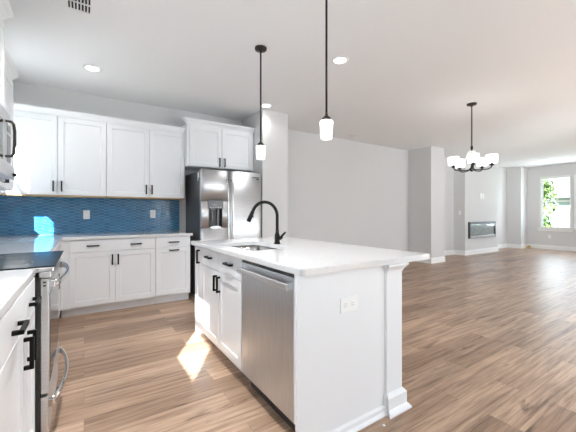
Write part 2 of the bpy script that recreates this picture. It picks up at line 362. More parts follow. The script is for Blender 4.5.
def cabinet(name, label, cat, facing, origin, width, depth, z0, z1, fronts, toe=True, group=None, extra=None, body_u=(0, None)):
    mt = frame_mtx(facing, origin); r = thing(name, label, cat, origin, group); a = bmesh.new()
    ub0, ub1 = body_u[0], (width if body_u[1] is None else body_u[1])
    if toe:
        box(a, ub0+.0007, ub1-.0007, .10, z1, -depth, 0); box(a, ub0+.0007, ub1-.0007, 0, .10, -depth, -.075)
    else: box(a, ub0+.0007, ub1-.0007, z0, z1, -depth, 0)
    a.transform(mt); obj('body', a, 'cab', r)
    for kind, u0, u1, v0, v1, hs_ in fronts:
        d = obj(kind, door_bm(mt, u0+.0024, u1-.0024, v0+.0024, v1-.0024, flat=(kind == 'drawer_slab'), stile=.057 if (v1-v0) > .25 else .035), 'cab', r)
        for hu, hv, ho in hs_: obj('handle', handle_bm(mt, hu, hv, ho), 'black', d)
    if extra: extra(r, mt)
    return r
CROWN = [(0, 0), (.008, 0), (.012, .018), (.030, .045), (.048, .062), (.052, .075), (.052, .088), (0, .088)]
YBASE = 4.29       # front of the back-run carcasses
def slabdr(*a): return ('drawer_slab',)+a
def fix(fr): return [(('drawer' if k == 'drawer_slab' else k), *rest) for k, *rest in fr]
# flat drawer fronts carry their own builder so the part is simply called drawer
_door_bm = door_bm
def door_bm(mtx, u0, u1, v0, v1, stile=.057, th=.019, flat=False): return _door_bm(mtx, u0, u1, v0, v1, stile, th, flat or (v1-v0) < .2)

def filler(u0, u1, v0, v1, d=.02):
    def f(r, mt):
        a = bmesh.new(); box(a, u0, u1, v0, v1, 0, d); a.transform(mt); obj('filler_strip', a, 'cab', r)
    return f
# back run
def corner_extra(r, mt):
    a = bmesh.new(); box(a, -.075, 0, .10, .88, -.02, .004); box(a, -.075, 0, 0, .10, -.095, -.075); a.transform(mt); obj('filler_strip', a, 'cab', r)
cabinet('base_cabinet', 'wide white base cabinet under the blue tile, one long two-handled drawer over two doors', 'cabinet', 'S', (-.14, YBASE, 0), .908, .635, 0, .88,
        [('drawer', 0, .908, .735, .877, [(.227, .806, 'h'), (.68, .806, 'h')]), ('door', 0, .454, .115, .735, [(.424, .632, 'v')]), ('door', .454, .908, .115, .735, [(.484, .632, 'v')])], extra=corner_extra)
def end_extra(r, mt):
    pass
cabinet('base_cabinet', 'narrow white base cabinet beside the refrigerator, drawer above a single pull-out door', 'cabinet', 'S', (.7695, YBASE, 0), .44, .635, 0, .88,
        [('drawer', 0, .44, .735, .877, [(.222, .806, 'h')]), ('door', 0, .44, .115, .735, [(.222, .70, 'h')])])
# range wall base cabinets (face +X)
XB = -.217
for lab, y0, wd, hu in (('white base cabinet right beside the range, drawer above a door with black pulls', 1.625, .292, .15),
                    ('white base cabinet at the bottom left corner of the view, second from the range', 1.165, .4595, .23),
                    ('white base cabinet farthest from the range on the window wall', .555, .609, .30)):
    cabinet('base_cabinet', lab, 'cabinet', 'E', (XB, y0, 0), wd, .62, 0, .88,
            [('drawer', 0, wd, .735, .877, [(hu, .79, 'h')]), ('door', 0, wd, .115, .735, [(wd-.045 if wd > .4 else .045, .632, 'v')] if wd < .5 else [(.05, .632, 'v')])], group='base cabinets beside the range')
cabinet('corner_base_cabinet', 'white corner base cabinet hidden behind the range', 'cabinet', 'E', (XB, 2.70, 0), 1.56, .62, 0, .88,
        [('drawer', 0, .46, .735, .877, [(.23, .79, 'h')]), ('door', 0, .46, .115, .735, [(.42, .632, 'v')])], body_u=(0, 2.21))
# uppers, back run
YU = 4.60
def upper_bottom(w_):
    def f(r, mt):
        a = bmesh.new(); box(a, .002, w_-.002, 1.386, 1.3995, -.32, .012); a.transform(mt); obj('light_rail', a, 'rawwood', r)
    return f
cabinet('wall_cabinet', 'white two-door wall cabinet in the left corner above the blue tile', 'cabinet', 'S', (-.765, YU, 0), 1.004, .32, 1.40, 2.335,
        [('door', 0, .503, 1.40, 2.33, [(.463, 1.503, 'v')]), ('door', .503, 1.004, 1.40, 2.33, [(.543, 1.503, 'v')])], toe=False, extra=upper_bottom(1.004), body_u=(-.075, 1.004))
cabinet('wall_cabinet', 'white two-door wall cabinet above the blue tile, next to the over-refrigerator cabinet', 'cabinet', 'S', (.2395, YU, 0), .977, .32, 1.40, 2.335,
        [('door', 0, .503, 1.40, 2.33, [(.463, 1.503, 'v')]), ('door', .503, .977, 1.40, 2.33, [(.535, 1.503, 'v')])], toe=False, extra=upper_bottom(.977))
bm = bmesh.new(); box(bm, -.84, 1.212, 4.58, 4.92, 2.336, 2.36); prism(bm, [(o_*.55, u_*.9) for o_, u_ in CROWN], (-.84, 4.58, 2.33), (1.212, 4.58, 2.33), (0, -1, 0))
tag(obj('crown_moulding', bm, 'cab', loc=(.2, 4.6, 2.336)), 'long white crown moulding along the top of the back wall cabinets', 'moulding')
def crown_on(r, facing, y_or_x, a0, a1, depth_to, z):
    bm = bmesh.new()
    if facing == 'S':
        prism(bm, CROWN, (a0, y_or_x, z), (a1, y_or_x, z), (0, -1, 0), m0=-1, m1=0)
        prism(bm, CROWN, (a0, 4.527, z+.01), (a0, y_or_x, z), (-1, 0, 0), m0=0, m1=1); box(bm, a0, a1, y_or_x, depth_to, z, z+.03)
    else:
        prism(bm, CROWN, (y_or_x, a0, z), (y_or_x, a1, z), (1, 0, 0), m0=-1, m1=1)
        prism(bm, CROWN, (depth_to, a1, z), (y_or_x, a1, z), (0, 1, 0), m0=0, m1=1)
        prism(bm, CROWN, (depth_to, a0, z), (y_or_x, a0, z), (0, -1, 0), m0=0, m1=1); box(bm, depth_to, y_or_x, a0, a1, z, z+.03)
    obj('crown', bm, 'cab', r)
YFC = 4.47
r = cabinet('fridge_cabinet', 'white two-door cabinet above the refrigerator, deeper and taller set than its neighbors', 'cabinet', 'S', (1.2185, YFC, 0), 1.046, .455, 1.857, 2.468,
        [('door', .03, .51, 1.862, 2.44, [(.47, 1.94, 'v')]), ('door', .51, 1.016, 1.862, 2.44, [(.55, 1.94, 'v')])], toe=False)
crown_on(r, 'S', YFC, 1.2185, 2.2645, 4.92, 2.442)
# uppers, range wall
r = cabinet('microwave_cabinet', 'white cabinet over the microwave at the top left edge of the view', 'cabinet', 'E', (-.445, 1.915, 0), .768, .40, 1.83, 2.43,
        [('door', 0, .384, 1.835, 2.40, [(.35, 1.92, 'v')]), ('door', .384, .768, 1.835, 2.40, [(.42, 1.92, 'v')])], toe=False)
crown_on(r, 'E', -.445, 1.915, 2.683, -.845, 2.415)
r = cabinet('wall_cabinet', 'white wall cabinet on the range wall just past the microwave', 'cabinet', 'E', (-.54, 2.739, 0), .88, .305, 1.38, 2.335,
        [('door', 0, .44, 1.38, 2.33, [(.40, 1.48, 'v')]), ('door', .44, .88, 1.38, 2.33, [(.48, 1.48, 'v')])], toe=False)
bm = bmesh.new(); prism(bm, CROWN, (-.54, 2.739, 2.335), (-.54, 3.619, 2.335), (1, 0, 0), m0=0, m1=1); prism(bm, CROWN, (-.845, 3.619, 2.335), (-.54, 3.619, 2.335), (0, 1, 0), m1=1)
box(bm, -.845, -.54, 2.739, 3.619, 2.335, 2.36); obj('crown', bm, 'cab', r)

# countertops
def slab(bm, x0, x1, y0, y1, z0=.8805, z1=.915, bev=.004): box(bm, x0, x1, y0, y1, z0, z1, bev)
bm = bmesh.new(); slab(bm, XL+.002, 1.235, 4.245, YB-.002); slab(bm, XL+.002, -.195, 2.69, 4.249)
tag(obj('countertop', bm, 'quartz', loc=(-.2, 4.5, .8805)), 'white L-shaped countertop running under the blue tile into the corner', 'countertop')
bm = bmesh.new(); slab(bm, XL+.002, -.195, .54, 1.918)
tag(obj('countertop', bm, 'quartz', loc=(-.5, 1.2, .8805)), 'white countertop on the near side of the range, cut by the left edge', 'countertop')

# backsplash: elongated hexagon glass tiles
def hex_tiles(plane, a0, a1, z0, z1, c0):
    """plane 'Y': on wall y=c0 facing -Y ; plane 'X': on wall x=c0 facing +X"""
    bm = bmesh.new(); rng = random.Random(4); wd, ht = .086, .040; tip = ht*.5; gap = .0034; px = wd - tip + 0; 
    col = 0; u = a0 - wd
    while u < a1 + wd:
        v = z0 - ht + (ht/2 if col % 2 else 0)
        while v < z1 + ht:
            hw, hh = wd/2-gap/2, ht/2-gap/2
            pts = [(-hw, 0), (-hw+tip*.86, -hh), (hw-tip*.86, -hh), (hw, 0), (hw-tip*.86, hh), (-hw+tip*.86, hh)]
            P_ = [(min(max(u+x, a0), a1), min(max(v+y, z0), z1)) for x, y in pts]
            area_ = abs(sum(P_[i][0]*P_[(i+1) % 6][1]-P_[(i+1) % 6][0]*P_[i][1] for i in range(6)))/2
            if area_ > 2e-4:
                tx, ty = rng.uniform(-.03, .03), rng.uniform(-.03, .03); fr_, bk = [], []
                cx_, cy_ = sum(p[0] for p in P_)/6, sum(p[1] for p in P_)/6
                for x, y in P_:
                    d = .006 + (x-cx_)*tx + (y-cy_)*ty
                    q = .93
                    xi, yi = cx_+(x-cx_)*q, cy_+(y-cy_)*q
                    if plane == 'Y': bk.append(bm.verts.new((x, c0-.001, y))); fr_.append((bm.verts.new((x, c0-d+.002, y)), bm.verts.new((xi, c0-d, yi))))
                    else: bk.append(bm.verts.new((c0+.001, x, y))); fr_.append((bm.verts.new((c0+d-.002, x, y)), bm.verts.new((c0+d, xi, yi))))
                try:
                    for i in range(6):
                        j = (i+1) % 6
                        if (Vector(P_[i])-Vector(P_[j])).length < 1e-5: continue
                        bm.faces.new((bk[i], bk[j], fr_[j][0], fr_[i][0])); bm.faces.new((fr_[i][0], fr_[j][0], fr_[j][1], fr_[i][1]))
                    bm.faces.new([k[1] for k in fr_])
                except ValueError: pass
            v += ht
        u += px; col += 1
    bmesh.ops.recalc_face_normals(bm, faces=bm.faces)
    return bm
bs = thing('backsplash', 'blue glass hexagon tile backsplash between counter and wall cabinets', 'backsplash', (.19, YB-.005, .916))
obj('grout', B(XL+.001, 1.225, YB-.0035, YB-.0005, .916, 1.399), 'grout', bs)
obj('tiles', hex_tiles('Y', XL+.01, 1.225, .917, 1.399, YB-.003), 'tile', bs)
bs = thing('backsplash', 'blue glass tile backsplash on the range wall behind the microwave and range', 'backsplash', (XL+.005, 2.3, .916))
obj('grout', B(XL+.0005, XL+.0035, .54, 4.0, .916, 1.05), 'grout', bs)
obj('tiles', hex_tiles('X', .54, 4.0, .917, 1.05, XL+.003), 'tile', bs)
bs = thing('backsplash', 'blue glass tile backsplash on the range wall under the microwave', 'backsplash', (XL+.005, 2.3, 1.052))
obj('grout', B(XL+.0005, XL+.0035, .54, 3.6, 1.051, 1.376), 'grout', bs)
obj('tiles', hex_tiles('X', .54, 3.6, 1.052, 1.376, XL+.003), 'tile', bs)

# outlets
def outlet(label, facing, c, w_=.073, h_=.117, horiz=False, z_off=0, kind='duplex', group=None, name='wall_outlet'):
    r_ = thing(name, label, 'outlet' if kind == 'duplex' else 'switch', c, group); mt = frame_mtx(facing, c)
    if horiz: w_, h_ = h_, w_
    a = bmesh.new(); box(a, -w_/2, w_/2, -h_/2, h_/2, z_off, z_off+.006, .002); a.transform(mt); obj('cover_plate', a, 'plastic_white', r_)
    for s_ in ((-1, 1) if kind == 'duplex' else (0,)):
        a = bmesh.new(); du, dv = (s_*.026, 0) if horiz else (0, s_*.026)
        box(a, du-.014, du+.014, dv-.014, dv+.014, z_off+.006, z_off+.0085, .002) if kind == 'duplex' else box(a, -.016, .016, -.033, .033, z_off+.006, z_off+.010, .002)
        a.transform(mt); rec = obj('socket' if kind == 'duplex' else 'rocker', a, 'plastic_white', r_)
        if kind == 'duplex':
            a = bmesh.new()
            for q in (-.006, .006):
                if horiz: box(a, du-.004, du+.004, dv+q-.001, dv+q+.001, z_off+.0085, z_off+.0088)
                else: box(a, du+q-.001, du+q+.001, dv-.004, dv+.004, z_off+.0085, z_off+.0088)
            a.transform(mt); obj('slots', a, 'slot', rec)
    return r_
outlet('white outlet on the blue tile, left one of two', 'S', (.028, YB-.0095, 1.165))
outlet('white outlet on the blue tile nearest the refrigerator', 'S', (.845, YB-.0095, 1.172))
outlet('white outlet set sideways on the end panel of the island', 'S', (1.195, 1.2295, .692), w_=.08, h_=.125, horiz=True)
outlet('white outlet under the far window', 'W', (XR, 3.89, .42))
outlet('small white outlet left of the pair high above the fireplace', 'S', (9.88, 4.62, 1.70), kind='duplex', w_=.075, h_=.16)
outlet('small white outlet right of the pair high above the fireplace', 'S', (10.01, 4.62, 1.69), kind='duplex', w_=.075, h_=.16)
outlet('white light switch on the side of the chimney breast', 'W', (8.96, 4.755, 1.2), kind='switch', name='light_switch')

# ================================================================ refrigerator
FX0, FX1, FY, FZ = 1.305, 2.215, 4.10, 1.775
r = thing('refrigerator', 'stainless steel side-by-side refrigerator with water dispenser', 'refrigerator', (1.76, 4.5, 0))
obj('body', B(FX0, FX1, FY+.075, 4.86, .03, FZ-.015, bev=.004), 'darkside', r)
bm = bmesh.new(); box(bm, FX0+.02, FX1-.02, FY+.05, FY+.09, .0, .095, .003); obj('toe_grille', bm, 'plastic_black', r)
def rounded_door(x0, x1, z0, z1, hole=None):
    a = bmesh.new()
    def panel(zz0, zz1, xa, xb): 
        n_ = 12; prof = []
        for i in range(n_+1):
            s_ = i/n_; x = xa+(xb-xa)*s_; S_ = (x-x0)/(x1-x0); e_ = min(S_, 1-S_)*(x1-x0)
            y = FY + .012*(1-math.sin(PI*S_)) + (.014*(1-e_/.02)**2 if e_ < .02 else 0); prof.append((x, y))
        V0 = [a.verts.new((x, y, zz0)) for x, y in prof]; V1 = [a.verts.new((x, y, zz1)) for x, y in prof]
        for i in range(n_):
            f = a.faces.new((V0[i], V0[i+1], V1[i+1], V1[i])); f.smooth = True
        yb = FY+.07
        b0, b1_, b2, b3 = (a.verts.new(p) for p in ((xa, yb, zz0), (xb, yb, zz0), (xb, yb, zz1), (xa, yb, zz1)))
        a.faces.new((b0, b1_, b2, b3)); a.faces.new([b0]+[V0[0], V1[0], b3]); a.faces.new([V0[-1], b1_, b2, V1[-1]])
        a.faces.new([b1_]+list(reversed(V0))+[b0]); a.faces.new([b3]+V1+[b2])
    if hole is None: panel(z0, z1, x0, x1)
    else:
        hx0, hx1, hz0, hz1 = hole
        panel(z0, hz0, x0, x1); panel(hz1, z1, x0, x1); panel(hz0, hz1, x0, hx0); panel(hz0, hz1, hx1, x1)
    bmesh.ops.recalc_face_normals(a, faces=a.faces); return a
XM = 1.70
hole = (1.405, 1.60, .985, 1.345)
fd = obj('freezer_door', rounded_door(FX0+.001, XM-.003, .10, FZ, hole), 'steel', r)
rd = obj('fridge_door', rounded_door(XM+.003, FX1-.001, .10, FZ), 'steel', r)
for d_, x in ((fd, XM-.035), (rd, XM+.035)):
    bm = bmesh.new(); zs = [(.42, FY+.015), (.45, FY-.03), (.55, FY-.052), (.9, FY-.06), (1.25, FY-.06), (1.52, FY-.052), (1.62, FY-.03), (1.65, FY+.015)]
    tube(bm, [(x, y, z) for z, y in zs], .011, 12, flat=(.012, .012)); obj('handle', bm, 'chrome', d_)
# dispenser
bm = bmesh.new(); box(bm, hole[0], hole[1], FY+.058, FY+.066, hole[2], hole[3]); box(bm, hole[0], hole[0]+.006, FY+.012, FY+.06, hole[2], hole[3]); box(bm, hole[1]-.006, hole[1], FY+.012, FY+.06, hole[2], hole[3]); box(bm, hole[0], hole[1], FY+.01, FY+.06, hole[2], hole[2]+.012)
dp = obj('dispenser', bm, 'plastic_black', fd)
obj('dispenser_panel', B(hole[0]-.012, hole[1]+.012, FY-.008, FY+.03, 1.245, 1.36, bev=.004), 'plastic_grey', dp)
obj('display', B(1.46, 1.545, FY-.0095, FY-.007, 1.292, 1.312), 'blackgloss', dp)
for k in range(5): obj('button', B(1.425+k*.035, 1.44+k*.035, FY-.0095, FY-.007, 1.262, 1.268), 'plastic_white', dp)
bm = bmesh.new(); box(bm, 1.455, 1.475, FY+.03, FY+.045, 1.08, 1.21, .003); box(bm, 1.44, 1.50, FY+.025, FY+.05, 1.225, 1.245, .003); obj('paddle', bm, 'plastic_grey', dp)
obj('drip_channel', B(1.535, 1.562, FY+.035, FY+.058, 1.0, 1.24, bev=.003), 'plastic_grey', dp)
bm = bmesh.new(); lathe(bm, [(.001, 0), (.075, 0), (.095, .003), (.095, .005), (.001, .005)], (0, 0, 0), 32, 'Y'); bm.transform(Matrix.Diagonal((.9, 1, .30, 1))); bm.transform(Matrix.Translation((1.5025, FY-.002, .985)))
obj('drip_tray', bm, 'steel', dp)
bm = bmesh.new(); box(bm, FX0+.02, FX0+.10, FY+.03, FY+.10, FZ, FZ+.014, .004); obj('hinge_cover', bm, 'plastic_grey', r)
bm = bmesh.new(); box(bm, FX1-.10, FX1-.02, FY+.03, FY+.10, FZ, FZ+.014, .004); obj('hinge_cover', bm, 'plastic_grey', r)
# badge and short dark print near the top of the right door, paper label on the side
bm = bmesh.new(); box(bm, 2.06, 2.17, FY-.0005, FY+.006, 1.70, 1.712); box(bm, 2.13, 2.165, FY-.001, FY+.006, 1.672, 1.69); obj('badge', bm, 'plastic_grey', rd)
bm = bmesh.new(); box(bm, FX0-.0012, FX0, 4.20, 4.26, 1.67, 1.74); box(bm, FX0-.0012, FX0, 4.235, 4.26, 1.63, 1.67); obj('sticker', bm, 'plastic_white', r)

# ================================================================ range
RY0, RY1 = 1.925, 2.682
r = thing('range', 'stainless steel electric range with black glass cooktop', 'range', (-.5, 2.3, 0))
obj('body', B(-.835, -.179, RY0, RY1, .02, .893, bev=.002), 'plastic_black', r)
bm = bmesh.new(); box(bm, -.838, -.125, RY0-.003, RY1+.003, .895, .9165, .004); obj('top_trim', bm, 'chrome', r)
obj('cooktop', B(-.815, -.118, RY0+.010, RY1-.006, .9166, .9215, bev=.0015), 'cooktop', r)
bm = bmesh.new()
for x, y, rr in ((-.64, 2.12, .09), (-.64, 2.49, .075), (-.33, 2.12, .105), (-.33, 2.49, .085)):
    a = bmesh.new(); n_ = 48
    for i in range(n_):
        t0, t1_ = 2*PI*i/n_, 2*PI*(i+1)/n_
        a.faces.new([a.verts.new((x+q*math.cos(t_), y+q*math.sin(t_), .9217)) for q, t_ in ((rr, t0), (rr, t1_), (rr-.003, t1_), (rr-.003, t0))])
    obj('burner_ring', a, 'plastic_grey', r)
obj('control_panel', B(-.20, -.135, RY0, RY1, .865, .894, bev=.004), 'steel', r)
od = obj('oven_door', B(-.178, -.146, RY0+.008, RY1-.008, .295, .860, bev=.003), 'steel', r)
obj('oven_window', B(-.147, -.1435, RY0+.06, RY1-.06, .33, .775, bev=.001), 'blackgloss', od)
bm = bmesh.new()
for z in (.822, .838): box(bm, -.168, -.156, RY0+.0065, RY0+.0085, z, z+.007)
obj('vent_slots', bm, 'slot', od)
dr = obj('drawer', B(-.178, -.150, RY0+.008, RY1-.008, .06, .280, bev=.003), 'steel', r)
obj('toe_kick', B(-.25, -.205, RY0+.02, RY1-.02, .0, .06), 'plastic_black', r)
def bow(z, par, x0):
    bm = bmesh.new(); pts = []
    for i in range(21):
        s_ = i/20; y = RY0+.03+(RY1-RY0-.06)*s_; pts.append((x0+.012+.052*math.sin(PI*s_)**.6, y, z))
    tube(bm, pts, .011, 12, flat=(.020, .010)); hd = obj('handle', bm, 'chrome', par)
    for y in (RY0+.03, RY1-.03): obj('handle_bracket', B(x0-.001, x0+.026, y-.014, y+.014, z-.019, z+.019, bev=.004), 'chrome', hd)
bow(.83, od, -.146); bow(.24, dr, -.150)

# ================================================================ microwave
r = thing('microwave', 'stainless over-the-range microwave at the left edge of the view', 'microwave', (-.6, 2.3, 1.385))
obj('body', B(-.845, -.425, 1.92, 2.683, 1.385, 1.815, bev=.003), 'steel', r)
obj('vent_grille', B(-.425, -.400, 1.921, 2.682, 1.775, 1.814, bev=.003), 'steel', r)
md = obj('door', B(-.4245, -.395, 1.922, 2.53, 1.40, 1.772, bev=.006), 'steel', r)
obj('door_glass', B(-.396, -.3935, 1.97, 2.42, 1.45, 1.73, bev=.001), 'blackgloss', md)
bm = bmesh.new(); tube(bm, [(-.396, 2.50, 1.525), (-.368, 2.50, 1.527), (-.358, 2.50, 1.542), (-.353, 2.50, 1.60), (-.353, 2.50, 1.68), (-.358, 2.50, 1.722), (-.368, 2.50, 1.736), (-.396, 2.50, 1.738)], .008, 12); obj('handle', bm, 'bronze', md)
obj('control_panel', B(-.4245, -.397, 2.534, 2.68, 1.40, 1.772, bev=.006), 'steel', r)
obj('display', B(-.398, -.3955, 2.555, 2.66, 1.69, 1.74), 'blackgloss', r)
obj('keypad', B(-.398, -.3955, 2.555, 2.66, 1.50, 1.67), 'plastic_grey', r)
obj('lower_lip', B(-.397, -.378, 1.922, 2.68, 1.40, 1.485, bev=.006), 'steel', r)
obj('latch', B(-.379, -.362, 2.60, 2.64, 1.415, 1.435, bev=.003), 'black', r)
obj('bottom_grille', B(-.80, -.44, 1.98, 2.62, 1.378, 1.385), 'plastic_black', r)

# ================================================================ island
IX = .91     # carcass front of the island (doors stand 2 cm proud)
def dish(name): pass
cabinet('island_cabinet', 'narrow white pull-out cabinet at the far end of the island with a vertical black pull', 'cabinet', 'W', (IX, 3.005, 0), .205, .575, 0, .88,
        [('door', .02, .205, .115, .877, [(.160, .785, 'v')])])
cabinet('sink_cabinet', 'white island sink cabinet, two drawer fronts over two doors, sunlit at its lower left', 'cabinet', 'W', (IX, 2.7995, 0), .862, .575, 0, .69,
        [('drawer', 0, .431, .72, .877, [(.23, .81, 'h')]), ('drawer', .431, .862, .72, .877, [(.66, .81, 'h')]),
         ('door', 0, .431, .115, .72, [(.395, .625, 'v')]), ('door', .431, .862, .115, .72, [(.467, .625, 'v')])])
# dishwasher
DY0, DY1 = 1.305, 1.925
r = thing('dishwasher', 'stainless steel dishwasher with bar handle in the island', 'dishwasher', (1.2, 1.62, 0))
obj('tub', B(.915, 1.46, DY0+.002, DY1-.002, .10, .868), 'plastic_grey', r)
dd = obj('door', B(.888, .914, DY0, DY1, .115, .852, bev=.003), 'steelv', r)
obj('control_strip', B(.893, .916, DY0, DY1, .852, .872, bev=.002), 'blackgloss', r)
hb = obj('handle', B(.846, .858, DY0+.004, DY1-.006, .792, .824, bev=.004), 'steel', dd)
for y in (DY0+.022, DY1-.024): obj('handle_bracket', B(.856, .889, y-.015, y+.015, .794, .822, bev=.004), 'chrome', hb)
obj('kick_plate', B(.955, .975, DY0, DY1, .0, .112), 'plastic_black', r)
# island shell: end panel, filler, seating-side wall
r = thing('island', 'white island end panel and knee wall with corner pilaster and base trim', 'island', (1.3, 1.24, 0))
obj('end_panel', B(.857, 1.49, 1.2295, 1.248, 0, .88, bev=.002), 'cab', r)
obj('corner_stile', B(.855, .922, 1.2265, 1.2295, 0, .88), 'cab', r)
obj('filler_strip', B(.890, .912, 1.249, 1.3035, .115, .88), 'cab', r)
bm = bmesh.new(); box(bm, 1.495, 1.625, 1.235, 2.99, 0, .88); obj('knee_wall', bm, 'cab', r)
obj('far_panel', B(.90, 1.495, 3.007, 3.02, 0, .88), 'cab', r)
obj('pilaster', B(1.488, 1.628, 1.215, 1.34, 0, .88, bev=.003), 'cab', r)
bm = bmesh.new()
PB = [(0, 0), (.040, 0), (.040, .010), (.026, .028), (.020, .034), (.020, .10), (.0, .122)]
prism(bm, PB, (1.488, 1.215, 0), (1.628, 1.215, 0), (0, -1, 0), m0=-.45, m1=1); prism(bm, PB, (1.628, 1.215, 0), (1.628, 1.36, 0), (1, 0, 0), m0=-1, m1=0)
prism(bm, [(o_*.45, u_) for o_, u_ in PB], (1.488, 1.2295, 0), (1.488, 1.215, 0), (-1, 0, 0), m0=0, m1=1)
obj('pilaster_base', bm, 'cab', r)
bm = bmesh.new(); PC = [(0, 0), (.004, 0), (.006, .012), (.022, .034), (.028, .038), (.028, .048), (0, .048)]
prism(bm, PC, (1.488, 1.215, .832), (1.628, 1.215, .832), (0, -1, 0), m0=-.6, m1=1); prism(bm, PC, (1.628, 1.215, .832), (1.628, 1.345, .832), (1, 0, 0), m0=-1, m1=0)
prism(bm, [(o_*.6, u_) for o_, u_ in PC], (1.488, 1.2295, .832), (1.488, 1.215, .832), (-1, 0, 0), m0=0, m1=1)
obj('pilaster_cap', bm, 'cab', r)
bm = bmesh.new(); prism(bm, [(0, 0), (.022, 0), (.022, .008), (.012, .022), (.012, .045), (0, .055)], (.857, 1.2295, 0), (1.478, 1.2295, 0), (0, -1, 0))
prism(bm, BBP, (1.625, 1.36, 0), (1.625, 2.99, 0), (1, 0, 0)); obj('base_trim', bm, 'cab', r)
# island top with sink cut-out
SX0, SX1, SY0, SY1 = 1.0, 1.375, 2.0, 2.66
TX0, TX1, TY0, TY1 = .860, 1.905, 1.198, 3.04
bm = bmesh.new()
def rrect(x0, x1, y0, y1, rad, n=6):
    pts = []
    for cx_, cy_, a0 in ((x1-rad, y1-rad, 0), (x0+rad, y1-rad, PI/2), (x0+rad, y0+rad, PI), (x1-rad, y0+rad, 1.5*PI)):
        for i in range(n+1): t_ = a0+PI/2*i/n; pts.append((cx_+rad*math.cos(t_), cy_+rad*math.sin(t_)))
    return pts
outer = rrect(TX0, TX1, TY0, TY1, .022); inner = rrect(SX0, SX1, SY0, SY1, .05)
def ringsurf(bm, z):
    Vo = [bm.verts.new((x, y, z)) for x, y in outer]; Vi = [bm.verts.new((x, y, z)) for x, y in inner]
    for i in range(len(Vo)):
        j = (i+1) % len(Vo); bm.faces.new((Vo[i], Vo[j], Vi[j], Vi[i]))
    return Vo, Vi
def ring_sides(bm, A, B_):
    for i in range(len(A)): j = (i+1) % len(A); bm.faces.new((A[i], A[j], B_[j], B_[i]))
o0, i0 = ringsurf(bm, .8805); o1, i1 = ringsurf(bm, .915); ring_sides(bm, o0, o1); ring_sides(bm, i0, i1)
bmesh.ops.recalc_face_normals(bm, faces=bm.faces)
bmesh.ops.bevel(bm, geom=[e for e in bm.edges if len(e.link_faces) == 2 and abs(e.verts[0].co.z-e.verts[1].co.z) < 1e-6 and (abs(e.link_faces[0].normal.z) > .9) != (abs(e.link_faces[1].normal.z) > .9)], offset=.004, segments=2, affect='EDGES')
tag(obj('island_countertop', bm, 'quartz', loc=(1.4, 2.1, .8805)), 'white quartz island countertop with sink cut-out and seating overhang', 'countertop')
# sink
r = thing('sink', 'undermount stainless steel sink in the island', 'sink', (1.19, 2.33, .70))
bm = bmesh.new(); prof = [(rrect(SX0-.02, SX1+.02, SY0-.02, SY1+.02, .05), .8785), (rrect(SX0-.006, SX1+.006, SY0-.006, SY1+.006, .055), .8785), (rrect(SX0+.004, SX1-.004, SY0+.004, SY1-.004, .05), .76),
        (rrect(SX0+.03, SX1-.03, SY0+.03, SY1-.03, .04), .715), (rrect(SX0+.12, SX1-.12, SY0+.2, SY1-.2, .03), .71)]
rings = [[bm.verts.new((x, y, z)) for x, y in p] for p, z in prof]
for k in range(len(rings)-1): ring_sides(bm, rings[k], rings[k+1])
bm.faces.new(rings[-1])
for f in bm.faces: f.smooth = True
bmesh.ops.recalc_face_normals(bm, faces=bm.faces)
for f in bm.faces: f.normal_flip()
bw = obj('basin', bm, 'sinksteel', r); md_ = bw.modifiers.new('thickness', 'SOLIDIFY'); md_.thickness = .0015; md_.offset = 0
bm = bmesh.new(); lathe(bm, [(.001, .7105), (.043, .7105), (.045, .714), (.03, .715), (.001, .712)], (1.19, 2.33, 0), 28, caps=False); obj('drain', bm, 'chrome', r)
# faucet
FXc, FYc = 1.405, 2.32
r = thing('faucet', 'tall black gooseneck faucet behind the island sink', 'faucet', (FXc, FYc, .915))
bm = bmesh.new(); lathe(bm, [(.029, .9155), (.029, .923), (.024, .930), (.023, .995), (.017, 1.005), (.0145, 1.04)], (FXc, FYc, 0), 28); obj('base', bm, 'black', r)
bm = bmesh.new(); R_ = .122; zc = 1.155; pts = [(FXc, FYc, 1.02), (FXc, FYc, 1.09)] + [(FXc-R_+R_*math.cos(t_), FYc, zc+R_*math.sin(t_)) for t_ in [PI*k/20*.88 for k in range(21)]]
tube(bm, pts, .0135, 16); sp_ = obj('spout', bm, 'black', r)
ex = Vector(pts[-1]); dv = (Vector(pts[-1])-Vector(pts[-2])).normalized()
bm = bmesh.new(); tube(bm, [ex-dv*.004, ex+dv*.02, ex+dv*.07, ex+dv*.095], [.0135, .0165, .0185, .0175], 16); sh = obj('spray_head', bm, 'black', sp_)
bm = bmesh.new(); p_ = ex+dv*.045; box(bm, p_.x+.012, p_.x+.024, p_.y-.006, p_.y+.006, p_.z-.014, p_.z+.014, .003); obj('spray_button', bm, 'plastic_black', sh)
bm = bmesh.new(); tube(bm, [(FXc, FYc, .965), (FXc+.02, FYc-.03, .97)], .017, 14); tube(bm, [(FXc+.02, FYc-.03, .965), (FXc+.03, FYc-.036, .99), (FXc+.055, FYc-.05, 1.02)], [.013, .010, .008], 10); obj('lever', bm, 'black', r)

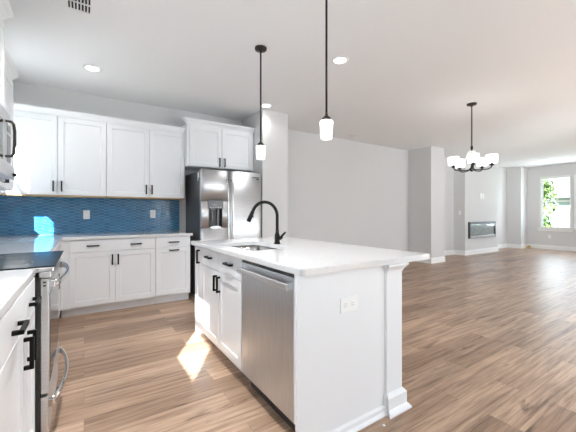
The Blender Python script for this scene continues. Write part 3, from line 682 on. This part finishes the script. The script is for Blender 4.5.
# ================================================================ pendants and chandelier
def pendant(label, x, y, power=4):
    r = thing('pendant_light', label, 'pendant light', (x, y, 1.69), 'pendant lights over the island')
    bm = bmesh.new(); lathe(bm, [(.058, CEIL-.001), (.058, CEIL-.012), (.053, CEIL-.022), (.012, CEIL-.026), (.010, CEIL-.04)], (x, y, 0), 32); obj('canopy', bm, 'bronze', r)
    bm = bmesh.new(); tube(bm, [(x, y, CEIL-.03), (x, y, 1.86)], .0078, 12); obj('rod', bm, 'bronze', r)
    bm = bmesh.new(); lathe(bm, [(.008, 1.885), (.011, 1.865), (.030, 1.848), (.034, 1.832), (.001, 1.830)], (x, y, 0), 28); obj('socket_cap', bm, 'bronze', r)
    bm = bmesh.new(); lathe(bm, [(.008, 1.828), (.043, 1.827), (.0465, 1.820), (.0385, 1.702), (.0355, 1.702), (.043, 1.816), (.008, 1.822)], (x, y, 0), 32, caps=False); obj('lamp_shade', bm, 'shade', r)
    bm = bmesh.new(); lathe(bm, [(.001, 1.715), (.018, 1.722), (.024, 1.745), (.014, 1.785), (.012, 1.828), (.001, 1.829)], (x, y, 0), 20, caps=False); obj('bulb', bm, 'lens', r)
pendant('farther bronze pendant light over the island, hanging near the sink', 1.42, 2.65)
pendant('nearer bronze pendant light over the island, its rod cut by the top edge', 1.42, 1.68)
cx_, cy_ = 4.70, 2.325
r = thing('chandelier', 'five-arm dark bronze chandelier with white drum shades', 'chandelier', (cx_, cy_, 1.80))
k_ = 4.52
bm = bmesh.new(); lathe(bm, [(.065, CEIL-.001), (.065, CEIL-.014), (.058, CEIL-.024), (.014, CEIL-.03), (.010, CEIL-.05)], (cx_, cy_, 0), 32); obj('canopy', bm, 'bronze', r)
bm = bmesh.new(); tube(bm, [(cx_, cy_, CEIL-.03), (cx_, cy_, 1.84)], .0085, 12); lathe(bm, [(.009, 2.16), (.017, 2.15), (.017, 2.11), (.009, 2.10)], (cx_, cy_, 0), 20); obj('rod', bm, 'bronze', r)
bm = bmesh.new(); lathe(bm, [(.010, 2.085), (.045, 2.082), (.045, 2.06), (.010, 2.057)], (cx_, cy_, 0), 24); obj('glass_collar', bm, 'plastic_white', r)
bm = bmesh.new(); lathe(bm, [(.001, 1.785), (.014, 1.79), (.022, 1.80), (.038, 1.815), (.038, 1.828), (.020, 1.84), (.012, 1.88), (.011, 1.92)], (cx_, cy_, 0), 24); obj('hub', bm, 'bronze', r)
base_a = math.atan2(-cy_, -cx_)
for kk in range(5):
    a_ = base_a + math.radians(4) + 2*PI*kk/5 ; dx, dy = math.cos(a_), math.sin(a_); R_ = .248
    def P_(q, z): return (cx_+dx*q, cy_+dy*q, z)
    bm = bmesh.new(); tube(bm, [P_(.025, 1.815), P_(.10, 1.803), (P_(.18, 1.803)), P_(.21, 1.808), P_(.238, 1.822), P_(R_, 1.85)], .0075, 10)
    lathe(bm, [(.010, 1.845), (.026, 1.852), (.030, 1.862), (.030, 1.868), (.010, 1.872)], P_(R_, 0), 20); lathe(bm, [(.016, 1.868), (.016, 1.89)], P_(R_, 0), 16)
    arm = obj('arm', bm, 'bronze', r)
    bm = bmesh.new(); lathe(bm, [(.012, 1.885), (.068, 1.883), (.071, 1.888), (.074, 2.000), (.071, 2.000), (.068, 1.89), (.012, 1.89)], P_(R_, 0), 32, caps=False); obj('lamp_shade', bm, 'shade', arm)
    bm = bmesh.new(); lathe(bm, [(.012, 1.89), (.013, 1.91), (.026, 1.945), (.020, 1.97), (.001, 1.98)], P_(R_, 0), 16); obj('bulb', bm, 'lens', arm)

# ================================================================ recessed lights and vents
def can(label, x, y, power=2.5):
    r = thing('recessed_light', label, 'recessed light', (x, y, CEIL), 'recessed ceiling lights')
    bm = bmesh.new(); lathe(bm, [(.064, CEIL-.0005), (.088, CEIL-.0005), (.086, CEIL-.006), (.066, CEIL-.008), (.064, CEIL-.004)], (x, y, 0), 36, caps=False); obj('trim_ring', bm, 'plastic_white', r)
    bm = bmesh.new(); lathe(bm, [(.001, CEIL-.004), (.066, CEIL-.004), (.066, CEIL-.001), (.001, CEIL-.001)], (x, y, 0), 36, caps=False); obj('lens', bm, 'lens', r)
    d = bpy.data.lights.new('recessed_lamp', 'AREA'); d.shape = 'DISK'; d.size = .12; d.energy = power; d.color = (.97, .98, 1); d.spread = math.radians(130)
    o = bpy.data.objects.new('recessed_lamp', d); COL.objects.link(o); o.location = (x, y, CEIL-.012)
can('lit recessed ceiling light above the left kitchen counter', .075, 4.03, 1.2)
can('lit recessed ceiling light beside the nearer pendant', 2.22, 2.41)
can('lit recessed ceiling light just behind the farther pendant rod', 2.25, 4.02, .8)
can('small lit recessed ceiling light near the far window', 11.85, 4.0, 1.2)
can('added unseen recessed ceiling light over the aisle between range and island', .36, 1.95, 17)  # lamp added out of view to brighten the island front and aisle floor
can('added unseen recessed ceiling light over the near end of the aisle', .36, .5, .8)  # another lamp added out of view, faint fill
can('added unseen recessed ceiling light on the open side of the island', 2.22, .7, .8)  # unseen lamp added for a little fill beside the island
def vent(label, x0, x1, y0, y1, n, e1=.045):
    r = thing('ceiling_vent', label, 'vent', ((x0+x1)/2, (y0+y1)/2, CEIL))
    bm = bmesh.new(); z0, z1 = CEIL-.008, CEIL-.0005
    box(bm, x0, x0+.025, y0+.025, y1-e1, z0, z1); box(bm, x1-.025, x1, y0+.025, y1-e1, z0, z1); box(bm, x0, x1, y0, y0+.025, z0, z1); box(bm, x0, x1, y1-e1, y1, z0, z1)
    ym = (y0+y1)/2; box(bm, x0+.02, x1-.02, ym-.006, ym+.006, z0, z1); obj('frame', bm, 'plastic_white', r)
    obj('opening', B(x0+.02, x1-.02, y0+.02, y1-e1-.002, CEIL-.002, CEIL-.0006), 'slot', r)
    bm = bmesh.new()
    for k in range(n):
        x = x0+.03+(x1-x0-.06)*(k+.5)/n; a = bmesh.new(); box(a, -.002, .002, y0+.02, y1-e1-.002, -.006, .006)
        a.transform(Matrix.Translation((x, 0, CEIL-.007)) @ Matrix.Rotation(.5, 4, 'Y')); merge(bm, a)
    obj('louvres', bm, 'plastic_white', r)
vent('white ceiling register with dark slots at the top left above the cabinets', -.125, .065, 2.62, 3.03, 6, .10)
vent('small grey ceiling vent near the back wall, right of the nearer pendant', 4.46, 4.74, 4.56, 4.70, 8)

# ================================================================ fireplace
FPX0, FPX1, FPZ0, FPZ1 = 9.13, 10.70, .465, .935
r = thing('fireplace', 'long wall-mounted electric fireplace with steel and black frame', 'fireplace', (9.9, 4.6, FPZ0))
bm = bmesh.new(); y0, y1 = 4.575, 4.619
box(bm, FPX0, FPX1, y0, y1, FPZ1-.07, FPZ1, .003); box(bm, FPX1-.05, FPX1, y0, y1, FPZ0, FPZ1, .003); box(bm, FPX0, FPX0+.05, y0, y1, FPZ0, FPZ1, .003)
obj('frame', bm, 'plastic_black', r)
obj('lower_trim', B(FPX0+.05, FPX1-.02, y0-.003, y1, FPZ0, FPZ0+.065, bev=.003), 'chrome', r)
obj('firebox', B(FPX0+.05, FPX1-.05, y1-.008, y1, FPZ0+.065, FPZ1-.07), 'firebox', r)
bm = bmesh.new(); rng = random.Random(2)
for k in range(160):
    s_ = rng.uniform(.008, .018); a = bmesh.new(); bmesh.ops.create_icosphere(a, subdivisions=1, radius=s_)
    a.transform(Matrix.Translation((rng.uniform(FPX0+.07, FPX1-.07), rng.uniform(y0+.016, y1-.014), FPZ0+.07+rng.uniform(.004, .03)))); merge(bm, a)
p = obj('pebble_bed', bm, 'pebble', r); p['kind'] = 'stuff'
obj('glass_front', B(FPX0+.05, FPX1-.05, y0+.003, y0+.006, FPZ0+.065, FPZ1-.07), 'glass', r)

# ================================================================ small things on the floor
bm = bmesh.new(); box(bm, 12.60, 12.78, 4.39, 4.46, 0, .05, .004); tag(obj('wood_block', bm, 'yellow', loc=(12.69, 4.42, 0)), 'yellow-brown wood block lying on the floor at the corner column', 'block')
a = bmesh.new(); box(a, -.11, .11, -.025, .025, 0, .03, .004); a.transform(Matrix.Translation((12.72, 4.42, .051)) @ Matrix.Rotation(.2, 4, 'Z')); tag(obj('wood_block', a, 'yellow', loc=(12.72, 4.42, .051)), 'smaller yellow-brown wood piece stacked on the block by the corner column', 'block')
bm = bmesh.new(); box(bm, -.006, .008, -.006, .006, 0, .004, .001); bm.transform(Matrix.Translation((1.395, 1.16, .0))); tag(obj('paper_scrap', bm, 'plastic_white', loc=(1.395, 1.16, 0)), 'tiny white scrap on the floor near the island corner', 'scrap')
